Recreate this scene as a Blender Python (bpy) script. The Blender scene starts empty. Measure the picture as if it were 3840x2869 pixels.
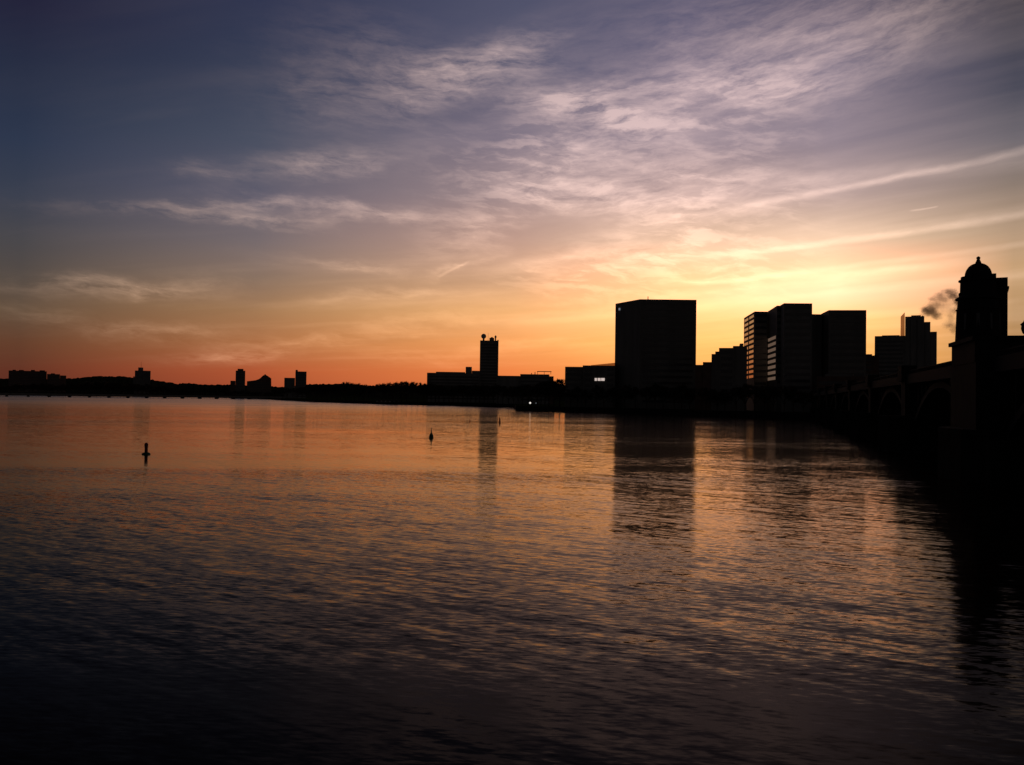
import bpy, math, random
from mathutils import Vector, Matrix
R = math.radians
sc = bpy.context.scene
COL = sc.collection

# ------------------------------------------------------------------ camera
F_PX, CX, CY = 3258.0, 1920.0, 1434.5          # focal length and centre, in pixels of the 3840 wide photograph
CAM = Vector((0, 0, 8.0))                      # eye height over the river
PITCH, ROLL = math.atan(62.4 / F_PX), R(0.8)
FW = Vector((0, math.cos(PITCH), math.sin(PITCH)))
U0 = Vector((0, -math.sin(PITCH), math.cos(PITCH)))
RT = Vector((1, 0, 0)) * math.cos(ROLL) + U0 * math.sin(ROLL)
UP = Vector((-1, 0, 0)) * math.sin(ROLL) + U0 * math.cos(ROLL)
cd = bpy.data.cameras.new('camera')
cam = bpy.data.objects.new('camera', cd)
COL.objects.link(cam)
cd.sensor_width = 36
cd.lens = 36 * F_PX / 3840
cd.clip_start, cd.clip_end = 0.5, 40000
m = Matrix.Identity(4)
for i in range(3):
    m[i][0], m[i][1], m[i][2], m[i][3] = RT[i], UP[i], -FW[i], CAM[i]
cam.matrix_world = m
sc.camera = cam
sc.view_settings.view_transform = 'Standard'
sc.view_settings.look = 'None'
sc.view_settings.exposure = 0
sc.view_settings.gamma = 1


def ray(px, py):
    return FW + RT * ((px - CX) / F_PX) + UP * ((CY - py) / F_PX)


def P(px, py, D):                              # surveyed point at depth D (metres along Y)
    r = ray(px, py)
    return CAM + r * (D / r.y)


def W(px, py):                                 # surveyed point on the water line
    r = ray(px, py)
    return CAM + r * (-CAM.z / r.z)


def lin(c):
    return tuple(((v / 255) / 12.92 if v / 255 <= 0.04045 else ((v / 255 + 0.055) / 1.055) ** 2.4) for v in c)


# ------------------------------------------------------------------ node helper
class N:
    def __init__(s, tree):
        s.t = tree; s.n = tree.nodes; s.l = tree.links

    def put(s, inp, v):
        if isinstance(v, bpy.types.NodeSocket):
            s.l.new(v, inp)
        elif v is not None:
            if isinstance(v, (tuple, list)) and len(v) == 3 and inp.type == 'RGBA':
                v = (*v, 1)
            inp.default_value = v

    def math(s, op, a, b=None, c=None, clamp=False):
        n = s.n.new('ShaderNodeMath'); n.operation = op; n.use_clamp = clamp
        for i, v in enumerate((a, b, c)):
            if v is not None: s.put(n.inputs[i], v)
        return n.outputs[0]

    def add(s, a, b): return s.math('ADD', a, b)
    def sub(s, a, b): return s.math('SUBTRACT', a, b)
    def mul(s, a, b): return s.math('MULTIPLY', a, b)
    def madd(s, a, b, c): return s.math('MULTIPLY_ADD', a, b, c)

    def comb(s, x, y, z=0.0):
        n = s.n.new('ShaderNodeCombineXYZ')
        for i, v in enumerate((x, y, z)): s.put(n.inputs[i], v)
        return n.outputs[0]

    def sep(s, v):
        n = s.n.new('ShaderNodeSeparateXYZ'); s.l.new(v, n.inputs[0]); return n.outputs

    def vmath(s, op, a, b=None, scale=None):
        n = s.n.new('ShaderNodeVectorMath'); n.operation = op
        s.put(n.inputs[0], a)
        if b is not None: s.put(n.inputs[1], b)
        if scale is not None: s.put(n.inputs['Scale'], scale)
        return n.outputs[0]

    def noise(s, v, scale, detail=2, rough=0.5, dist=0.0, out=0, lac=2.0):
        n = s.n.new('ShaderNodeTexNoise'); s.l.new(v, n.inputs['Vector'])
        n.inputs['Scale'].default_value = scale; n.inputs['Detail'].default_value = detail
        n.inputs['Roughness'].default_value = rough; n.inputs['Distortion'].default_value = dist
        n.inputs['Lacunarity'].default_value = lac
        return n.outputs[out]

    def mr(s, v, a, b, c=0.0, d=1.0, mode='SMOOTHSTEP'):
        n = s.n.new('ShaderNodeMapRange'); n.interpolation_type = mode
        for k, x in zip(('Value', 'From Min', 'From Max', 'To Min', 'To Max'), (v, a, b, c, d)):
            s.put(n.inputs[k], x)
        return n.outputs[0]

    def mix(s, f, a, b, blend='MIX'):
        n = s.n.new('ShaderNodeMix'); n.data_type = 'RGBA'; n.blend_type = blend
        n.clamp_result = False
        s.put(n.inputs[0], f); s.put(n.inputs[6], a); s.put(n.inputs[7], b)
        return n.outputs[2]

    def ramp(s, f, stops):
        n = s.n.new('ShaderNodeValToRGB'); n.color_ramp.interpolation = 'LINEAR'
        e = n.color_ramp.elements
        while len(e) < len(stops): e.new(0.5)
        for i, (p, c) in enumerate(stops):
            e[i].position = p; e[i].color = (*c[:3], 1)
        s.l.new(f, n.inputs[0]); return n.outputs[0]


# ------------------------------------------------------------------ world: dusk sky with cirrus
def el_of(x, y):                               # x, y in 2212-wide survey units -> elevation, azimuth (degrees)
    r = ray(x * 3840 / 2212, y * 3840 / 2212)
    return math.degrees(math.atan2(r.z, math.hypot(r.x, r.y))), math.degrees(math.atan2(r.x, r.y))


SKY = {   # survey column -> (height in picture, sRGB)
    40:   [(0, (31, 32, 56)), (150, (36, 44, 66)), (300, (44, 54, 76)), (420, (56, 62, 78)), (520, (72, 70, 74)), (600, (84, 74, 68)),
           (670, (94, 74, 58)), (740, (99, 62, 44)), (800, (98, 50, 36)), (845, (88, 40, 32))],
    550:  [(0, (46, 52, 78)), (150, (55, 62, 84)), (300, (72, 78, 96)), (420, (92, 90, 106)), (520, (118, 106, 108)), (600, (138, 114, 98)),
           (670, (162, 120, 84)), (740, (168, 106, 66)), (800, (176, 86, 52)), (855, (150, 62, 42))],
    1106: [(0, (76, 79, 104)), (150, (92, 91, 113)), (300, (122, 112, 128)), (420, (158, 136, 138)), (520, (192, 154, 138)), (600, (212, 164, 128)),
           (670, (244, 180, 118)), (740, (247, 162, 94)), (800, (240, 134, 72)), (860, (220, 104, 56))],
    1480: [(0, (88, 86, 112)), (150, (108, 102, 126)), (300, (140, 126, 140)), (420, (184, 156, 152)), (520, (232, 192, 162)), (600, (254, 220, 160)),
           (670, (254, 220, 146)), (740, (254, 202, 112)), (800, (252, 166, 84)), (866, (240, 130, 56))],
    1800: [(0, (86, 82, 104)), (150, (96, 94, 120)), (300, (136, 124, 138)), (420, (180, 156, 152)), (520, (236, 200, 168)), (590, (255, 236, 182)),
           (640, (255, 242, 188)), (690, (255, 222, 140)), (760, (255, 192, 104)), (868, (250, 150, 70))],
    2190: [(0, (52, 52, 66)), (150, (58, 62, 80)), (300, (86, 86, 98)), (400, (138, 122, 112)), (500, (176, 148, 122)), (580, (196, 158, 118)),
           (680, (178, 140, 98)), (760, (180, 132, 84)), (868, (170, 110, 66))],
}
EAST = [(0, (40, 34, 34)), (10, (38, 35, 37)), (30, (28, 28, 32)), (90, (20, 20, 24))]
ZEN = [(34, (50, 46, 52)), (48, (30, 29, 34)), (90, (20, 20, 24))]
SUN_AZ, SUN_EL = 20.5, 1.5

w = bpy.data.worlds.new('World'); sc.world = w; w.use_nodes = True
g = N(w.node_tree); g.n.clear()
tc = g.n.new('ShaderNodeTexCoord').outputs['Generated']
d = g.vmath('NORMALIZE', tc)
dx, dy, dz = g.sep(d)
hyp = g.math('SQRT', g.add(g.mul(dx, dx), g.mul(dy, dy)))
el = g.mul(g.math('ARCTAN2', dz, hyp), 180 / math.pi)
az = g.mul(g.math('ARCTAN2', dx, dy), 180 / math.pi)
# gentle warp so the bands of the sunset are not ruler straight
pl = g.comb(g.math('DIVIDE', dx, g.add(dz, 0.06)), g.math('DIVIDE', dy, g.add(dz, 0.06)))
elp = g.math('POWER', g.math('DIVIDE', g.math('MAXIMUM', el, 0.0), 90.0), 0.5)     # finer stops near the horizon


def pos(e): return max(0.0, min(1.0, (max(e, 0) / 90) ** 0.5))


cols = []
for x, st in SKY.items():
    s_ = []
    for y, c in reversed(st):
        e, a = el_of(x, y)
        L_ = lin(c)
        if c[0] >= 250: L_ = (max(1.0, 2.15 * L_[1]), L_[1], L_[2])      # the glow round the sun is brighter than white can show
        s_.append((pos(e), L_))
    s_[0] = (0.0, s_[0][1])
    for e, c in ZEN: s_.append((pos(e), lin(c)))
    cols.append((el_of(x, 800)[1], g.ramp(elp, s_)))
east = g.ramp(elp, [(pos(e), lin(c)) for e, c in EAST])
sky = cols[0][1]
for i in range(1, len(cols)):
    sky = g.mix(g.mr(az, cols[i - 1][0], cols[i][0], mode='LINEAR'), sky, cols[i][1])
aaz = g.math('ABSOLUTE', g.sub(az, 4))
sky = g.mix(g.mr(aaz, 30, 95), sky, east)

# cirrus: two wind-combed fields on the cloud plane and a set of wisps
px_, py_, _ = g.sep(pl)


def rot(ang, sx, sy, off=0.0):                 # ang: heading of the streaks on the cloud plane
    c, s = math.cos(ang), math.sin(ang)
    a = g.madd(px_, c, g.mul(py_, s)); b = g.madd(px_, -s, g.mul(py_, c))
    return g.comb(g.mul(a, sx), g.mul(b, sy), off)


warp = g.noise(pl, 0.55, 3, 0.5, out=1)
def warped(v, amt): return g.vmath('ADD', v, g.vmath('SCALE', g.vmath('SUBTRACT', warp, (0.5, 0.5, 0.5)), scale=amt))
fR = g.noise(warped(rot(math.atan2(-1.05, 1), 0.40, 1.5, 3.0), 0.5), 1.0, 7, 0.55, 0.1)
fL = g.noise(warped(rot(math.atan2(-0.32, 1), 0.40, 1.6, 9.0), 0.6), 1.0, 6, 0.55, 0.15)
side = g.mr(az, -8, 14)
fld = g.add(g.mul(g.sub(1.0, side), g.mr(fL, 0.46, 0.80)), g.mul(side, g.mr(fR, 0.40, 0.72)))
fade = g.mul(g.mr(el, 0.5, 4.0), g.mr(el, 40, 20))
fade = g.mul(fade, g.mr(az, -34, 0, 0.12, 1.0))
cl = g.mul(g.mul(fld, fade), 0.40)
# feathery fibres, level on the left and climbing to the right
rag = g.noise(g.comb(g.mul(az, 0.16), g.mul(el, 0.40), 2.0), 1.0, 5, 0.58, 0.1, out=1)
rg = g.sep(rag)
tilt = g.mul(g.mr(az, -12, 26, -0.04, 0.13, 'LINEAR'), az)
elt = g.sub(el, tilt)
fa = g.madd(g.sub(rg[0], .5), 3.5, az); fe = g.madd(g.sub(rg[1], .5), 1.5, elt)
fine = g.noise(g.comb(g.mul(fa, 0.30), g.mul(fe, 1.25), 4.0), 1.0, 7, 0.66, 0.05)
fine = g.mr(fine, 0.36, 0.66, mode='LINEAR')
azw = g.madd(g.sub(rg[0], 0.5), 6.0, az); elw = g.madd(g.sub(rg[1], 0.5), 2.6, el)
WISPS = [  # survey x, y, half length, half width (2212 units), tilt up to the right, strength
    (1010, 158, 130, 20, 6, .9), (1120, 100, 110, 16, 12, .45), (880, 215, 70, 18, 20, .4), (760, 170, 150, 50, 8, .28),
    (1240, 215, 110, 14, 8, .8), (1280, 255, 130, 14, -14, 1.0), (1390, 275, 70, 10, -6, .9), (1250, 310, 130, 14, 4, .6),
    (1500, 200, 160, 18, -4, .5), (1700, 190, 80, 14, -4, .65), (1560, 130, 260, 60, 8, .35), (1900, 60, 280, 40, 16, .5),
    (1300, 345, 160, 12, 4, .55), (1250, 400, 180, 12, -5, .7), (1160, 422, 80, 7, -10, .9), (1330, 430, 160, 10, -8, .6),
    (1450, 375, 170, 14, -4, .5), (1560, 420, 180, 12, 5, .4), (1250, 450, 120, 8, -4, .5), (1500, 470, 170, 14, 0, .4),
    (450, 378, 60, 7, 2, .35), (690, 360, 130, 12, 6, .7), (560, 470, 300, 6, 2, .6), (480, 440, 130, 6, 8, .7), (760, 458, 170, 6, -4, .8),
    (560, 482, 110, 4, -1, .5), (260, 622, 150, 9, 3, 1.0), (760, 577, 120, 7, -2, .6), (330, 715, 130, 7, 2, .6), (510, 768, 100, 9, 3, .75), (640, 735, 120, 6, 3, .5), (850, 640, 160, 8, 6, .5),
    (1010, 515, 90, 18, 12, .5), (1000, 575, 70, 4, 22, .5), (1280, 560, 180, 10, 6, .4), (1350, 535, 110, 10, 2, .45), (80, 685, 80, 8, 0, .3),
    (900, 700, 160, 10, 8, .35), (1180, 745, 150, 8, 2, .3), (900, 765, 140, 8, 2, .25)]
wsum = None
for (x, y, a, b, t, s_) in WISPS:
    e0, a0 = el_of(x, y)
    k = math.degrees(1 / 1877.0)
    c, s = math.cos(R(t)), math.sin(R(t))
    u, v = g.sub(azw, a0), g.sub(elw, e0)
    p = g.mul(g.madd(u, c, g.mul(v, s)), 1 / (a * k)); q = g.mul(g.madd(u, -s, g.mul(v, c)), 1 / (b * k * 2.0))
    r2 = g.madd(p, p, g.mul(q, q))
    val = g.mul(g.math('POWER', 2.718, g.mul(r2, -1.0)), s_)
    wsum = val if wsum is None else g.add(wsum, val)
cl = g.add(cl, g.mul(wsum, g.madd(fine, 1.35, 0.10)))
# ripple texture of the mid sky field: short combed rolls
rip = g.noise(g.comb(g.mul(g.madd(g.sub(rg[1], .5), 3.0, az), 0.28), g.mul(g.madd(g.sub(rg[0], .5), 1.6, g.madd(az, .10, el)), 1.25), 8.0), 1.0, 5, 0.62, 0.2)
patch = g.noise(g.comb(g.mul(az, 0.11), g.mul(el, 0.17), 12.0), 1.0, 3, 0.5)
fm = g.mul(g.mr(g.math('ABSOLUTE', g.sub(az, 8)), 17, 3), g.mul(g.mr(el, 5, 9), g.mr(el, 24, 14)))
cl = g.add(cl, g.mul(g.mul(g.mr(rip, 0.43, 0.64), g.mr(patch, 0.34, 0.62)), g.mul(fm, 1.05)))
# long straight condensation streaks fanning out to the right
for (x0, y0, x1, y1, hw, s_) in [(1560, 452, 2290, 306, 7, .8), (1660, 395, 2240, 340, 16, .4), (1480, 560, 2260, 455, 7, .75), (1380, 622, 2260, 520, 6, .5), (1250, 520, 1700, 430, 14, .35),
                                 (1300, 660, 2100, 560, 12, .5), (1500, 610, 2000, 575, 6, .5), (1965, 455, 2026, 445, 1.6, .7), (945, 600, 1012, 565, 3, .4), (1050, 585, 1420, 515, 12, .35),
                                 (1000, 700, 1700, 640, 12, .35), (1850, 510, 2300, 440, 12, .4), (1700, 640, 2260, 585, 8, .45), (1750, 690, 2200, 650, 7, .35)]:
    e0, a0 = el_of(x0, y0); e1, a1 = el_of(x1, y1)
    L = math.hypot(a1 - a0, e1 - e0); c, s = (a1 - a0) / L, (e1 - e0) / L
    u, v = g.sub(g.madd(g.sub(rg[0], 0.5), 0.5, az), a0), g.sub(g.madd(g.sub(rg[1], 0.5), 0.5, el), e0)
    p = g.madd(u, c, g.mul(v, s)); q = g.mul(g.madd(u, -s, g.mul(v, c)), 1 / (hw * math.degrees(1 / 1877.0)))
    q = g.math('ABSOLUTE', q)
    ln = g.mul(g.mr(q, 1.6, 0.0), g.mul(g.mr(p, -0.1 * L, 0.25 * L), g.mr(p, L * 1.1, L * 0.9)))
    cl = g.add(cl, g.mul(ln, g.mul(g.madd(fine, 0.5, 0.6), s_ * 1.2)))
cl = g.math('MINIMUM', cl, 1.5)
# clouds scatter the light of the low sun: pink high up, gold near it
ccol = g.mix(g.mr(el, 14, 3), (0.32, 0.222, 0.180), (0.42, 0.235, 0.11))
ccol = g.mix(g.mr(az, -34, 10, 1, 0), ccol, (0.20, 0.13, 0.09))
ccol = g.mix(g.mr(az, 19, 33), ccol, (0.16, 0.12, 0.10))
sky = g.mix(1.0, sky, g.mix(1.0, ccol, g.comb(cl, cl, cl), 'MULTIPLY'), 'ADD')
# darker veils between the streaks
veil = g.mul(g.mul(g.mr(g.noise(warped(rot(math.atan2(-0.9, 1), 0.35, 1.3, 20.0), 1.2), 1.0, 4, 0.5), 0.5, 0.75), g.mr(el, 1, 5)), 0.22)
sky = g.mix(g.mul(veil, g.mr(az, -30, -5)), sky, g.mix(1.0, sky, (0.55, 0.58, 0.66), 'MULTIPLY'))
bg = g.n.new('ShaderNodeBackground'); g.l.new(sky, bg.inputs[0]); bg.inputs[1].default_value = 1.0
ns = g.n.new('ShaderNodeTexSky'); ns.sky_type = 'NISHITA'; ns.sun_disc = False
ns.sun_elevation = R(SUN_EL); ns.sun_rotation = R(SUN_AZ); ns.dust_density = 2.0
bn = g.n.new('ShaderNodeBackground'); g.l.new(ns.outputs[0], bn.inputs[0]); bn.inputs[1].default_value = 0.002
ad = g.n.new('ShaderNodeAddShader'); g.l.new(bg.outputs[0], ad.inputs[0]); g.l.new(bn.outputs[0], ad.inputs[1])
out = g.n.new('ShaderNodeOutputWorld'); g.l.new(ad.outputs[0], out.inputs[0])

sl = bpy.data.lights.new('sun', 'SUN'); sl.energy = 0.01; sl.angle = R(6); sl.color = (1, 0.7, 0.42)
so = bpy.data.objects.new('sun', sl); COL.objects.link(so)
so.rotation_euler = Vector((-math.sin(R(SUN_AZ)) * math.cos(R(SUN_EL)), -math.cos(R(SUN_AZ)) * math.cos(R(SUN_EL)), -math.sin(R(SUN_EL)))).to_track_quat('-Z', 'Y').to_euler()


# ------------------------------------------------------------------ materials
def mat(name, col, rough=0.8, var=0.25, scale=0.5, metal=0.0, spec=0.3, streak=False):
    m = bpy.data.materials.new(name); m.use_nodes = True
    h = N(m.node_tree); b = h.n['Principled BSDF']
    t = h.n.new('ShaderNodeTexCoord').outputs['Object']
    v = h.vmath('MULTIPLY', t, (1, 1, 0.15)) if streak else t
    n = h.noise(v, scale, 6, 0.6)
    f = h.mr(n, 0.3, 0.7)
    h.l.new(h.mix(f, tuple(c * (1 - var) for c in col), tuple(c * (1 + var) for c in col)), b.inputs['Base Color'])
    h.l.new(h.mr(n, 0.2, 0.8, rough * 0.85, min(1, rough * 1.1)), b.inputs['Roughness'])
    b.inputs['Metallic'].default_value = metal
    b.inputs['Specular IOR Level'].default_value = spec
    bp = h.n.new('ShaderNodeBump'); bp.inputs['Strength'].default_value = 0.25; bp.inputs['Distance'].default_value = 0.05
    h.l.new(h.noise(t, scale * 8, 4, 0.6), bp.inputs['Height']); h.l.new(bp.outputs[0], b.inputs['Normal'])
    return m


def emis(name, col, s):
    m = bpy.data.materials.new(name); m.use_nodes = True
    b = m.node_tree.nodes['Principled BSDF']
    b.inputs['Base Color'].default_value = (*col, 1)
    b.inputs['Emission Color'].default_value = (*col, 1); b.inputs['Emission Strength'].default_value = s
    return m


M = dict(
    concrete=mat('concrete', (.22, .215, .20), .85, .2, .15, streak=True),
    dark_concrete=mat('dark concrete', (.19, .185, .17), .85, .2, .15, streak=True),
    brick=mat('brick', (.16, .10, .08), .9, .25, .3),
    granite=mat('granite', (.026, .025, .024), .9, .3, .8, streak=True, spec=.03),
    roofing=mat('roofing', (.06, .06, .06), .95, .2, .5),
    steel=mat('painted steel', (.022, .024, .026), .8, .2, 1.0, spec=.03),
    white=mat('white paint', (.5, .5, .48), .6, .1, 1.0),
    red=mat('red buoy paint', (.22, .03, .02), .5, .2, 3.0),
    green=mat('green buoy paint', (.02, .09, .04), .5, .2, 3.0),
    bark=mat('bark', (.05, .038, .028), .95, .2, 2.0),
    grass=mat('grass', (.035, .045, .02), .95, .4, .05, spec=0.0),
    soil=mat('wooded hillside', (.03, .032, .02), 1.0, .4, .01, spec=0.0),
    asphalt=mat('asphalt', (.045, .045, .047), .9, .2, .3, spec=.1),
    wood=mat('weathered wood', (.12, .1, .08), .8, .2, 1.0),
    
)
gm = bpy.data.materials.new('window glass'); gm.use_nodes = True
b = gm.node_tree.nodes['Principled BSDF']
b.inputs['Base Color'].default_value = (.07, .072, .075, 1); b.inputs['Roughness'].default_value = .12
M['glass'] = gm
fm_ = bpy.data.materials.new('translucent panel'); fm_.use_nodes = True
q_ = N(fm_.node_tree); q_.n.clear()
t1 = q_.n.new('ShaderNodeBsdfTransparent'); t1.inputs[0].default_value = (.62, .52, .45, 1)
t2 = q_.n.new('ShaderNodeBsdfDiffuse'); t2.inputs[0].default_value = (.2, .18, .16, 1)
t3 = q_.n.new('ShaderNodeMixShader'); t3.inputs[0].default_value = .25; t4 = q_.n.new('ShaderNodeOutputMaterial')
q_.l.new(t1.outputs[0], t3.inputs[1]); q_.l.new(t2.outputs[0], t3.inputs[2]); q_.l.new(t3.outputs[0], t4.inputs['Surface'])
M['frost'] = fm_
M['lamp'] = emis('lamp glow', (1, .93, .85), 1.0)
M['litwin'] = emis('lit room', (1, .82, .74), .6)
M['beacon'] = emis('beacon glow', (.8, .85, 1), .16)
M['strip_glow'] = emis('added strip glow', (.9, .58, .40), .12)  # emission added in place of the mirrored sunset sky that the striped tower blocks
M['faint'] = emis('dim lamp glow', (.8, .9, 1), .15)

# water: dark body, mirror of the sky broken by wind ripples (slope field in metres)
wm = bpy.data.materials.new('river water'); wm.use_nodes = True
h = N(wm.node_tree); h.n.clear()
deep = h.n.new('ShaderNodeBsdfDiffuse'); deep.inputs['Color'].default_value = (.004, .003, .002, 1)      # silty, tea-brown body
gl = h.n.new('ShaderNodeBsdfGlossy'); gl.inputs['Color'].default_value = (1, .86, .74, 1)
fr = h.n.new('ShaderNodeFresnel'); fr.inputs['IOR'].default_value = 1.16
mx = h.n.new('ShaderNodeMixShader'); wo = h.n.new('ShaderNodeOutputMaterial')
h.l.new(h.mul(h.math('POWER', fr.outputs[0], 1.3), 1.25), mx.inputs[0]); h.l.new(deep.outputs[0], mx.inputs[1]); h.l.new(gl.outputs[0], mx.inputs[2]); h.l.new(mx.outputs[0], wo.inputs['Surface'])
t = h.n.new('ShaderNodeTexCoord').outputs['Object']
tx, ty, _ = h.sep(t)


def slope(ang, lx, ly, det, rough, dist, seed):    # crests run along heading ang; lx crest length, ly wave length
    c, s = math.cos(R(ang)), math.sin(R(ang))
    a = h.madd(tx, c, h.mul(ty, s)); q = h.madd(tx, -s, h.mul(ty, c))
    n = h.noise(h.comb(h.mul(a, 1 / lx), h.mul(q, 1 / ly), seed), 1.0, det, rough, dist, out=1)
    return h.vmath('SUBTRACT', n, (.5, .5, .5)), c, s


gust = h.noise(h.comb(h.mul(tx, 1 / 260), h.mul(ty, 1 / 55), 4.0), 1.0, 3, 0.55, 0.6)
lane = h.noise(h.comb(h.mul(tx, 1 / 130), h.mul(ty, 1 / 16), 9.0), 1.0, 2, 0.5, 0.4)
wind = h.mul(h.mr(ty, 280, 1000), h.mr(tx, 90, -120))
gs = h.mul(h.mul(h.mr(gust, 0.36, 0.62, 0.45, 1.2), h.mr(lane, 0.34, 0.62, 0.6, 1.2)), h.madd(h.mul(h.mr(ty, 380, 760), h.mr(tx, 70, -60)), 1.0, 1.0))     # a rougher wind lane off the far shore
sx = sy = None
for (ang, lx, ly, det, rough, dist, seed, ax, ay) in [(-26, 8, 2.0, 2, .5, .3, 1., .02, .07), (-33, 3.4, .46, 5, .62, .2, 7., .04, .19),
                                                      (-6, .6, .16, 2, .6, .2, 13., .07, .20)]:
    v, c, s = slope(ang, lx, ly, det, rough, dist, seed)
    a, q, _ = h.sep(v)
    a = h.mul(a, ax); q = h.mul(q, ay)
    X = h.madd(a, c, h.mul(q, -s)); Y = h.madd(a, s, h.mul(q, c))
    sx = X if sx is None else h.add(sx, X); sy = Y if sy is None else h.add(sy, Y)
WAVE = 1.4
sx = h.mul(h.mul(sx, gs), WAVE); sy = h.mul(h.mul(sy, gs), WAVE)
nv = h.vmath('NORMALIZE', h.comb(h.mul(sx, -1.0), h.mul(sy, -1.0), 1.0))
h.l.new(nv, gl.inputs['Normal']); h.l.new(nv, fr.inputs['Normal'])
h.l.new(h.madd(wind, .13, .085), gl.inputs['Roughness'])
M['water'] = wm


# ------------------------------------------------------------------ mesh helpers
class MB:
    def __init__(s): s.v = []; s.f = []

    def prism(s, pts, z0, z1, top=None):           # pts: ccw or cw xy loop, top: other loop for the upper edge
        n = len(pts); o = len(s.v); top = top or pts
        a = sum(pts[i][0] * pts[(i + 1) % n][1] - pts[(i + 1) % n][0] * pts[i][1] for i in range(n))
        if a < 0: pts = pts[::-1]; top = top[::-1]
        s.v += [(p[0], p[1], z0) for p in pts] + [(p[0], p[1], z1) for p in top]
        for i in range(n):
            j = (i + 1) % n; s.f.append((o + i, o + j, o + n + j, o + n + i))
        s.f.append(tuple(o + n + i for i in range(n))); s.f.append(tuple(o + n - 1 - i for i in range(n)))
        return s

    def box(s, x0, x1, y0, y1, z0, z1): return s.prism([(x0, y0), (x1, y0), (x1, y1), (x0, y1)], z0, z1)

    def lathe(s, prof, n=24, c=(0, 0), rot=0.0):
        o = len(s.v)
        for (r, z) in prof:
            for i in range(n):
                a = 2 * math.pi * i / n + rot
                s.v.append((c[0] + r * math.cos(a), c[1] + r * math.sin(a), z))
        for k in range(len(prof) - 1):
            for i in range(n):
                j = (i + 1) % n
                s.f.append((o + k * n + i, o + k * n + j, o + (k + 1) * n + j, o + (k + 1) * n + i))
        s.f.append(tuple(o + n - 1 - i for i in range(n))); q = o + (len(prof) - 1) * n
        s.f.append(tuple(q + i for i in range(n)))
        return s

    def tube(s, a, b, ra, rb, n=5):
        a = Vector(a); b = Vector(b); d = (b - a).normalized()
        u = d.orthogonal().normalized(); v = d.cross(u); o = len(s.v)
        for (p, r) in ((a, ra), (b, rb)):
            for i in range(n):
                t = 2 * math.pi * i / n
                s.v.append(tuple(p + u * (r * math.cos(t)) + v * (r * math.sin(t))))
        for i in range(n):
            j = (i + 1) % n; s.f.append((o + i, o + j, o + n + j, o + n + i))
        s.f.append(tuple(o + n - 1 - i for i in range(n))); s.f.append(tuple(o + n + i for i in range(n)))
        return s

    def build(s, name, m, parent=None, smooth=False, label=None):
        me = bpy.data.meshes.new(name); me.from_pydata(s.v, [], s.f); me.update()
        me.materials.append(M[m] if isinstance(m, str) else m)
        if smooth:
            for p in me.polygons: p.use_smooth = True
        o = bpy.data.objects.new(name, me); COL.objects.link(o)
        if parent: o.parent = parent
        if label: o['label'] = label
        return o


def tag(o, label, cat, group=None, kind=None):
    if label: o['label'] = label
    if cat: o['category'] = cat
    if group: o['group'] = group
    if kind: o['kind'] = kind
    return o


def thing(name, label, cat, loc, rz=0.0, group=None):
    o = bpy.data.objects.new(name, None); COL.objects.link(o)
    o.location = loc; o.rotation_euler = (0, 0, rz); o.empty_display_size = 2
    return tag(o, label, cat, group)


# ------------------------------------------------------------------ setting: water, ground, hills
wt = MB(); S = 14000
wt.v = [(-S, -3000, 0), (S, -3000, 0), (S, 16000, 0), (-S, 16000, 0)]; wt.f = [(0, 1, 2, 3)]
tag(wt.build('river_water', 'water'), 'dark rippled river mirroring the sunset', None, kind='structure')

rnd = random.Random(4)
GZ = 2.6
shore_px = [(-1400, 1452), (-500, 1467), (0, 1481), (300, 1484), (620, 1488), (860, 1493), (1000, 1498), (1180, 1508), (1340, 1513), (1500, 1518), (1700, 1522), (1925, 1529),
            (1935, 1541), (2100, 1544), (2300, 1548), (2550, 1558), (2790, 1566), (2960, 1572), (3150, 1580), (3500, 1592), (4200, 1620)]
shore = []
for (a, b_) in zip(shore_px, shore_px[1:]):
    for k in range(6):
        t_ = k / 6
        p = W(a[0] + (b_[0] - a[0]) * t_, a[1] + (b_[1] - a[1]) * t_)
        j = 0.0 if k == 0 else rnd.uniform(-.004, .004) * p.y
        shore.append((p.x, p.y + j))
shore.append((2500, shore[-1][1] - 60))
gb = MB()
n = len(shore)
far = [(x * (9000 / max(y, 200)) if abs(x) < 2400 else x * 3, 13000) for x, y in shore]
gb.v = [(x, y, -1) for x, y in shore] + [(x, y, GZ) for x, y in shore] + [(x * 1.002, y + 4, GZ + .05) for x, y in shore] + [(x, y, GZ + 2) for x, y in far]
for i in range(n - 1):
    for k in range(3):
        gb.f.append((k * n + i, k * n + i + 1, (k + 1) * n + i + 1, (k + 1) * n + i))
tag(gb.build('ground', 'grass'), 'dark grassy river bank behind the sea wall', None, kind='structure')
sw = MB()
sw.v = []
for i, (x, y) in enumerate(shore):
    sw.v += [(x, y - .5, -1), (x, y - .5, GZ + .7), (x, y - .05, GZ + .7), (x, y - .05, GZ - .5)]
for i in range(n - 1):
    for k in range(3):
        sw.f.append((i * 4 + k, i * 4 + 4 + k, i * 4 + 5 + k, i * 4 + 1 + k))
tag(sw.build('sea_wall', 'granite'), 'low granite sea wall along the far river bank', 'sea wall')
rd = MB()
for i, (x, y) in enumerate(shore): rd.v += [(x, y + 9, GZ + .12), (x * 1.01, y + 24, GZ + .12)]
for i in range(n - 1): rd.f.append((i * 2, i * 2 + 2, i * 2 + 3, i * 2 + 1))
tag(rd.build('road', 'asphalt'), 'riverside road along the far bank', None, kind='structure')

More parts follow.
